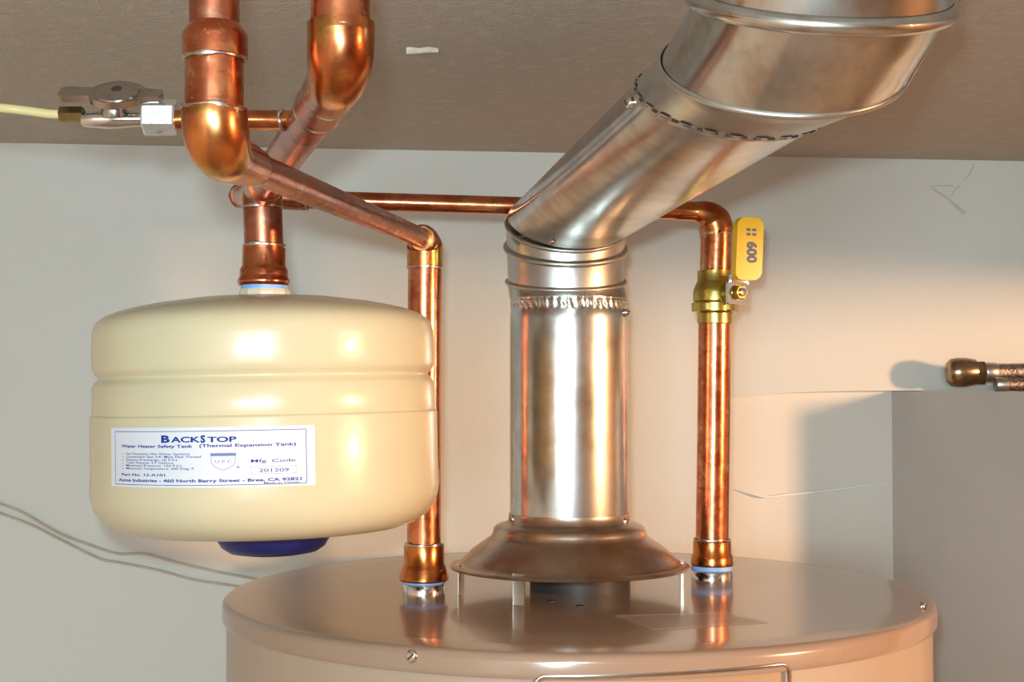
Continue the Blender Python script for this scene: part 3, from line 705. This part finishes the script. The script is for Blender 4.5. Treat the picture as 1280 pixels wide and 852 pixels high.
# ------------------------------------------------------------------ hoses on the ledge
dH = 1.268
h1 = thing('braided_hose', 'upper braided hose with a dull brass elbow end, lying on the right ledge', 'hose', P(1200, 485, dH))
bm = lathe([(.004, -.013), (.009, -.0115), (.0122, -.008), (.0132, -.002), (.0132, .004), (.0122, .010), (.0115, .0135)], P(1200, 465, dH), (1, 0, .02), 32)
mesh_obj('brass_elbow', bm, M['hose_brass'], h1)
mesh_obj('hex_collar', lathe([(.0105, .012), (.0118, .013), (.0118, .0205), (.0100, .0215)], P(1200, 466, dH), (1, 0, .0), 6), M['hose_brass'], h1, smooth=False)
mesh_obj('ferrule', lathe([(.0082, 0), (.0088, .001), (.0088, .012), (.0080, .013)], P(1228, 465, dH), (1, 0, 0), 28), M['galv_dull'], h1)
def knurl(th, t): return 0
hp = smooth_line([P(1236, 465, dH), P(1262, 465, dH), P(1290, 464, dH), P(1330, 462, dH), P(1400, 464, dH)])
mesh_obj('braid', sweep(hp, .0078, 28), M['braid'], h1)
h2 = thing('braided_hose', 'lower braided hose partly under the upper one, on the right ledge at the frame edge', 'hose', P(1262, 488, dH - .005))
hp = smooth_line([P(1256, 480, dH - .01), P(1280, 480.5, dH - .01), P(1310, 480.5, dH - .01), P(1390, 480, dH - .01)])
mesh_obj('braid', sweep(hp, .0058, 24), M['braid'], h2)
mesh_obj('ferrule', lathe([(.0058, 0), (.0064, .0008), (.0064, .0100), (.0058, .0106)], P(1244, 480.5, dH - .01), (1, 0, 0), 28), M['galv_dull'], h2)

# ------------------------------------------------------------------ wires on the wall, ceiling flake, scuff
for pts, lbl in ((((-60, 604), (0, 628), (30, 640), (74, 665), (110, 679), (148, 691), (180, 691), (215, 700), (260, 711), (300, 719), (345, 727)), 'upper of two thin wires hanging on the wall below the cream tank'),
                 (((-60, 616), (0, 640), (40, 655), (74, 672), (125, 697), (150, 702), (200, 712), (240, 723), (285, 730), (340, 738)), 'lower of two thin wires hanging on the wall, left of the heater')):
    q = smooth_line([onwall(P(x, y, 1), .0035) for x, y in pts], 5)
    tag(mesh_obj('wall_wire', sweep(q, .00105, 10), M['wire'], origin=q[0]), lbl, 'wire', 'thin wires on the wall')
dC = .2135 / P(525, 61, 1).z; c = P(525, 61, dC)
bm = bmesh.new(); rows = []
for i in range(9):
    t = i / 8; xx = -.0085 + .020 * t; wdt = (.0042 + .0022 * math.sin(9 * t + 1)) * math.sin(PI * (.10 + .88 * t)) ** .6
    rows.append([c + Vector((xx, -wdt + 2 * wdt * j / 4, -.0006 - .0028 * math.sin(PI * j / 4) * (1 - .4 * t))) for j in range(5)])
top_ = [[bm.verts.new(p) for p in r_] for r_ in rows]; bot = [[bm.verts.new(p + Vector((0, 0, .0006))) for p in r_] for r_ in rows]
for G, fl in ((top_, 0), (bot, 1)):
    for i in range(8):
        for j in range(4):
            f_ = (G[i][j], G[i + 1][j], G[i + 1][j + 1], G[i][j + 1]); bm.faces.new(f_ if fl else f_[::-1])
tag(mesh_obj('paint_flake', bm, M['chip'], origin=c), 'small pale flake of torn paint hanging from the ceiling', 'paint flake')
def smear(pts, wd):
    q = [onwall(P(x, y, 1), .0006) for x, y in pts]; bm = bmesh.new(); n = len(q); A = []; B = []
    for i in range(n):
        t = (q[min(i + 1, n - 1)] - q[max(i - 1, 0)]).normalized(); nn = t.cross(Vector((0, 1, 0))).normalized()
        h = wd * (.25 + .75 * i / (n - 1)) / 2; A.append(q[i] + nn * h); B.append(q[i] - nn * h)
    vA = [bm.verts.new(p) for p in A]; vB = [bm.verts.new(p) for p in B]
    wA = [bm.verts.new(p + Vector((0, .0004, 0))) for p in A]; wB = [bm.verts.new(p + Vector((0, .0004, 0))) for p in B]
    for i in range(n - 1):
        bm.faces.new((vA[i], vB[i], vB[i + 1], vA[i + 1])); bm.faces.new((wA[i], wA[i + 1], wB[i + 1], wB[i]))
        bm.faces.new((vA[i], vA[i + 1], wA[i + 1], wA[i])); bm.faces.new((vB[i], wB[i], wB[i + 1], vB[i + 1]))
    return bm
cw = thing('cobweb', 'wisp of dusty cobweb on the wall just below the ceiling at right', 'cobweb', onwall(P(1190, 240, 1)))
mesh_obj('dust_strand', smear([(1164, 234), (1172, 240), (1182, 246), (1190, 253), (1198, 260), (1206, 267)], .0036), M['web'], cw, smooth=False)
mesh_obj('dust_strand', smear([(1188, 249), (1190, 243), (1194, 236), (1200, 232)], .0012), M['web'], cw, smooth=False)
mesh_obj('dust_strand', smear([(1158, 233), (1170, 232), (1192, 232)], .0012), M['web'], cw, smooth=False)
mesh_obj('dust_strand', smear([(1202, 228), (1212, 218), (1218, 205)], .0012), M['web'], cw, smooth=False)
for o in bpy.data.objects:
    if '_org' in o: del o['_org']
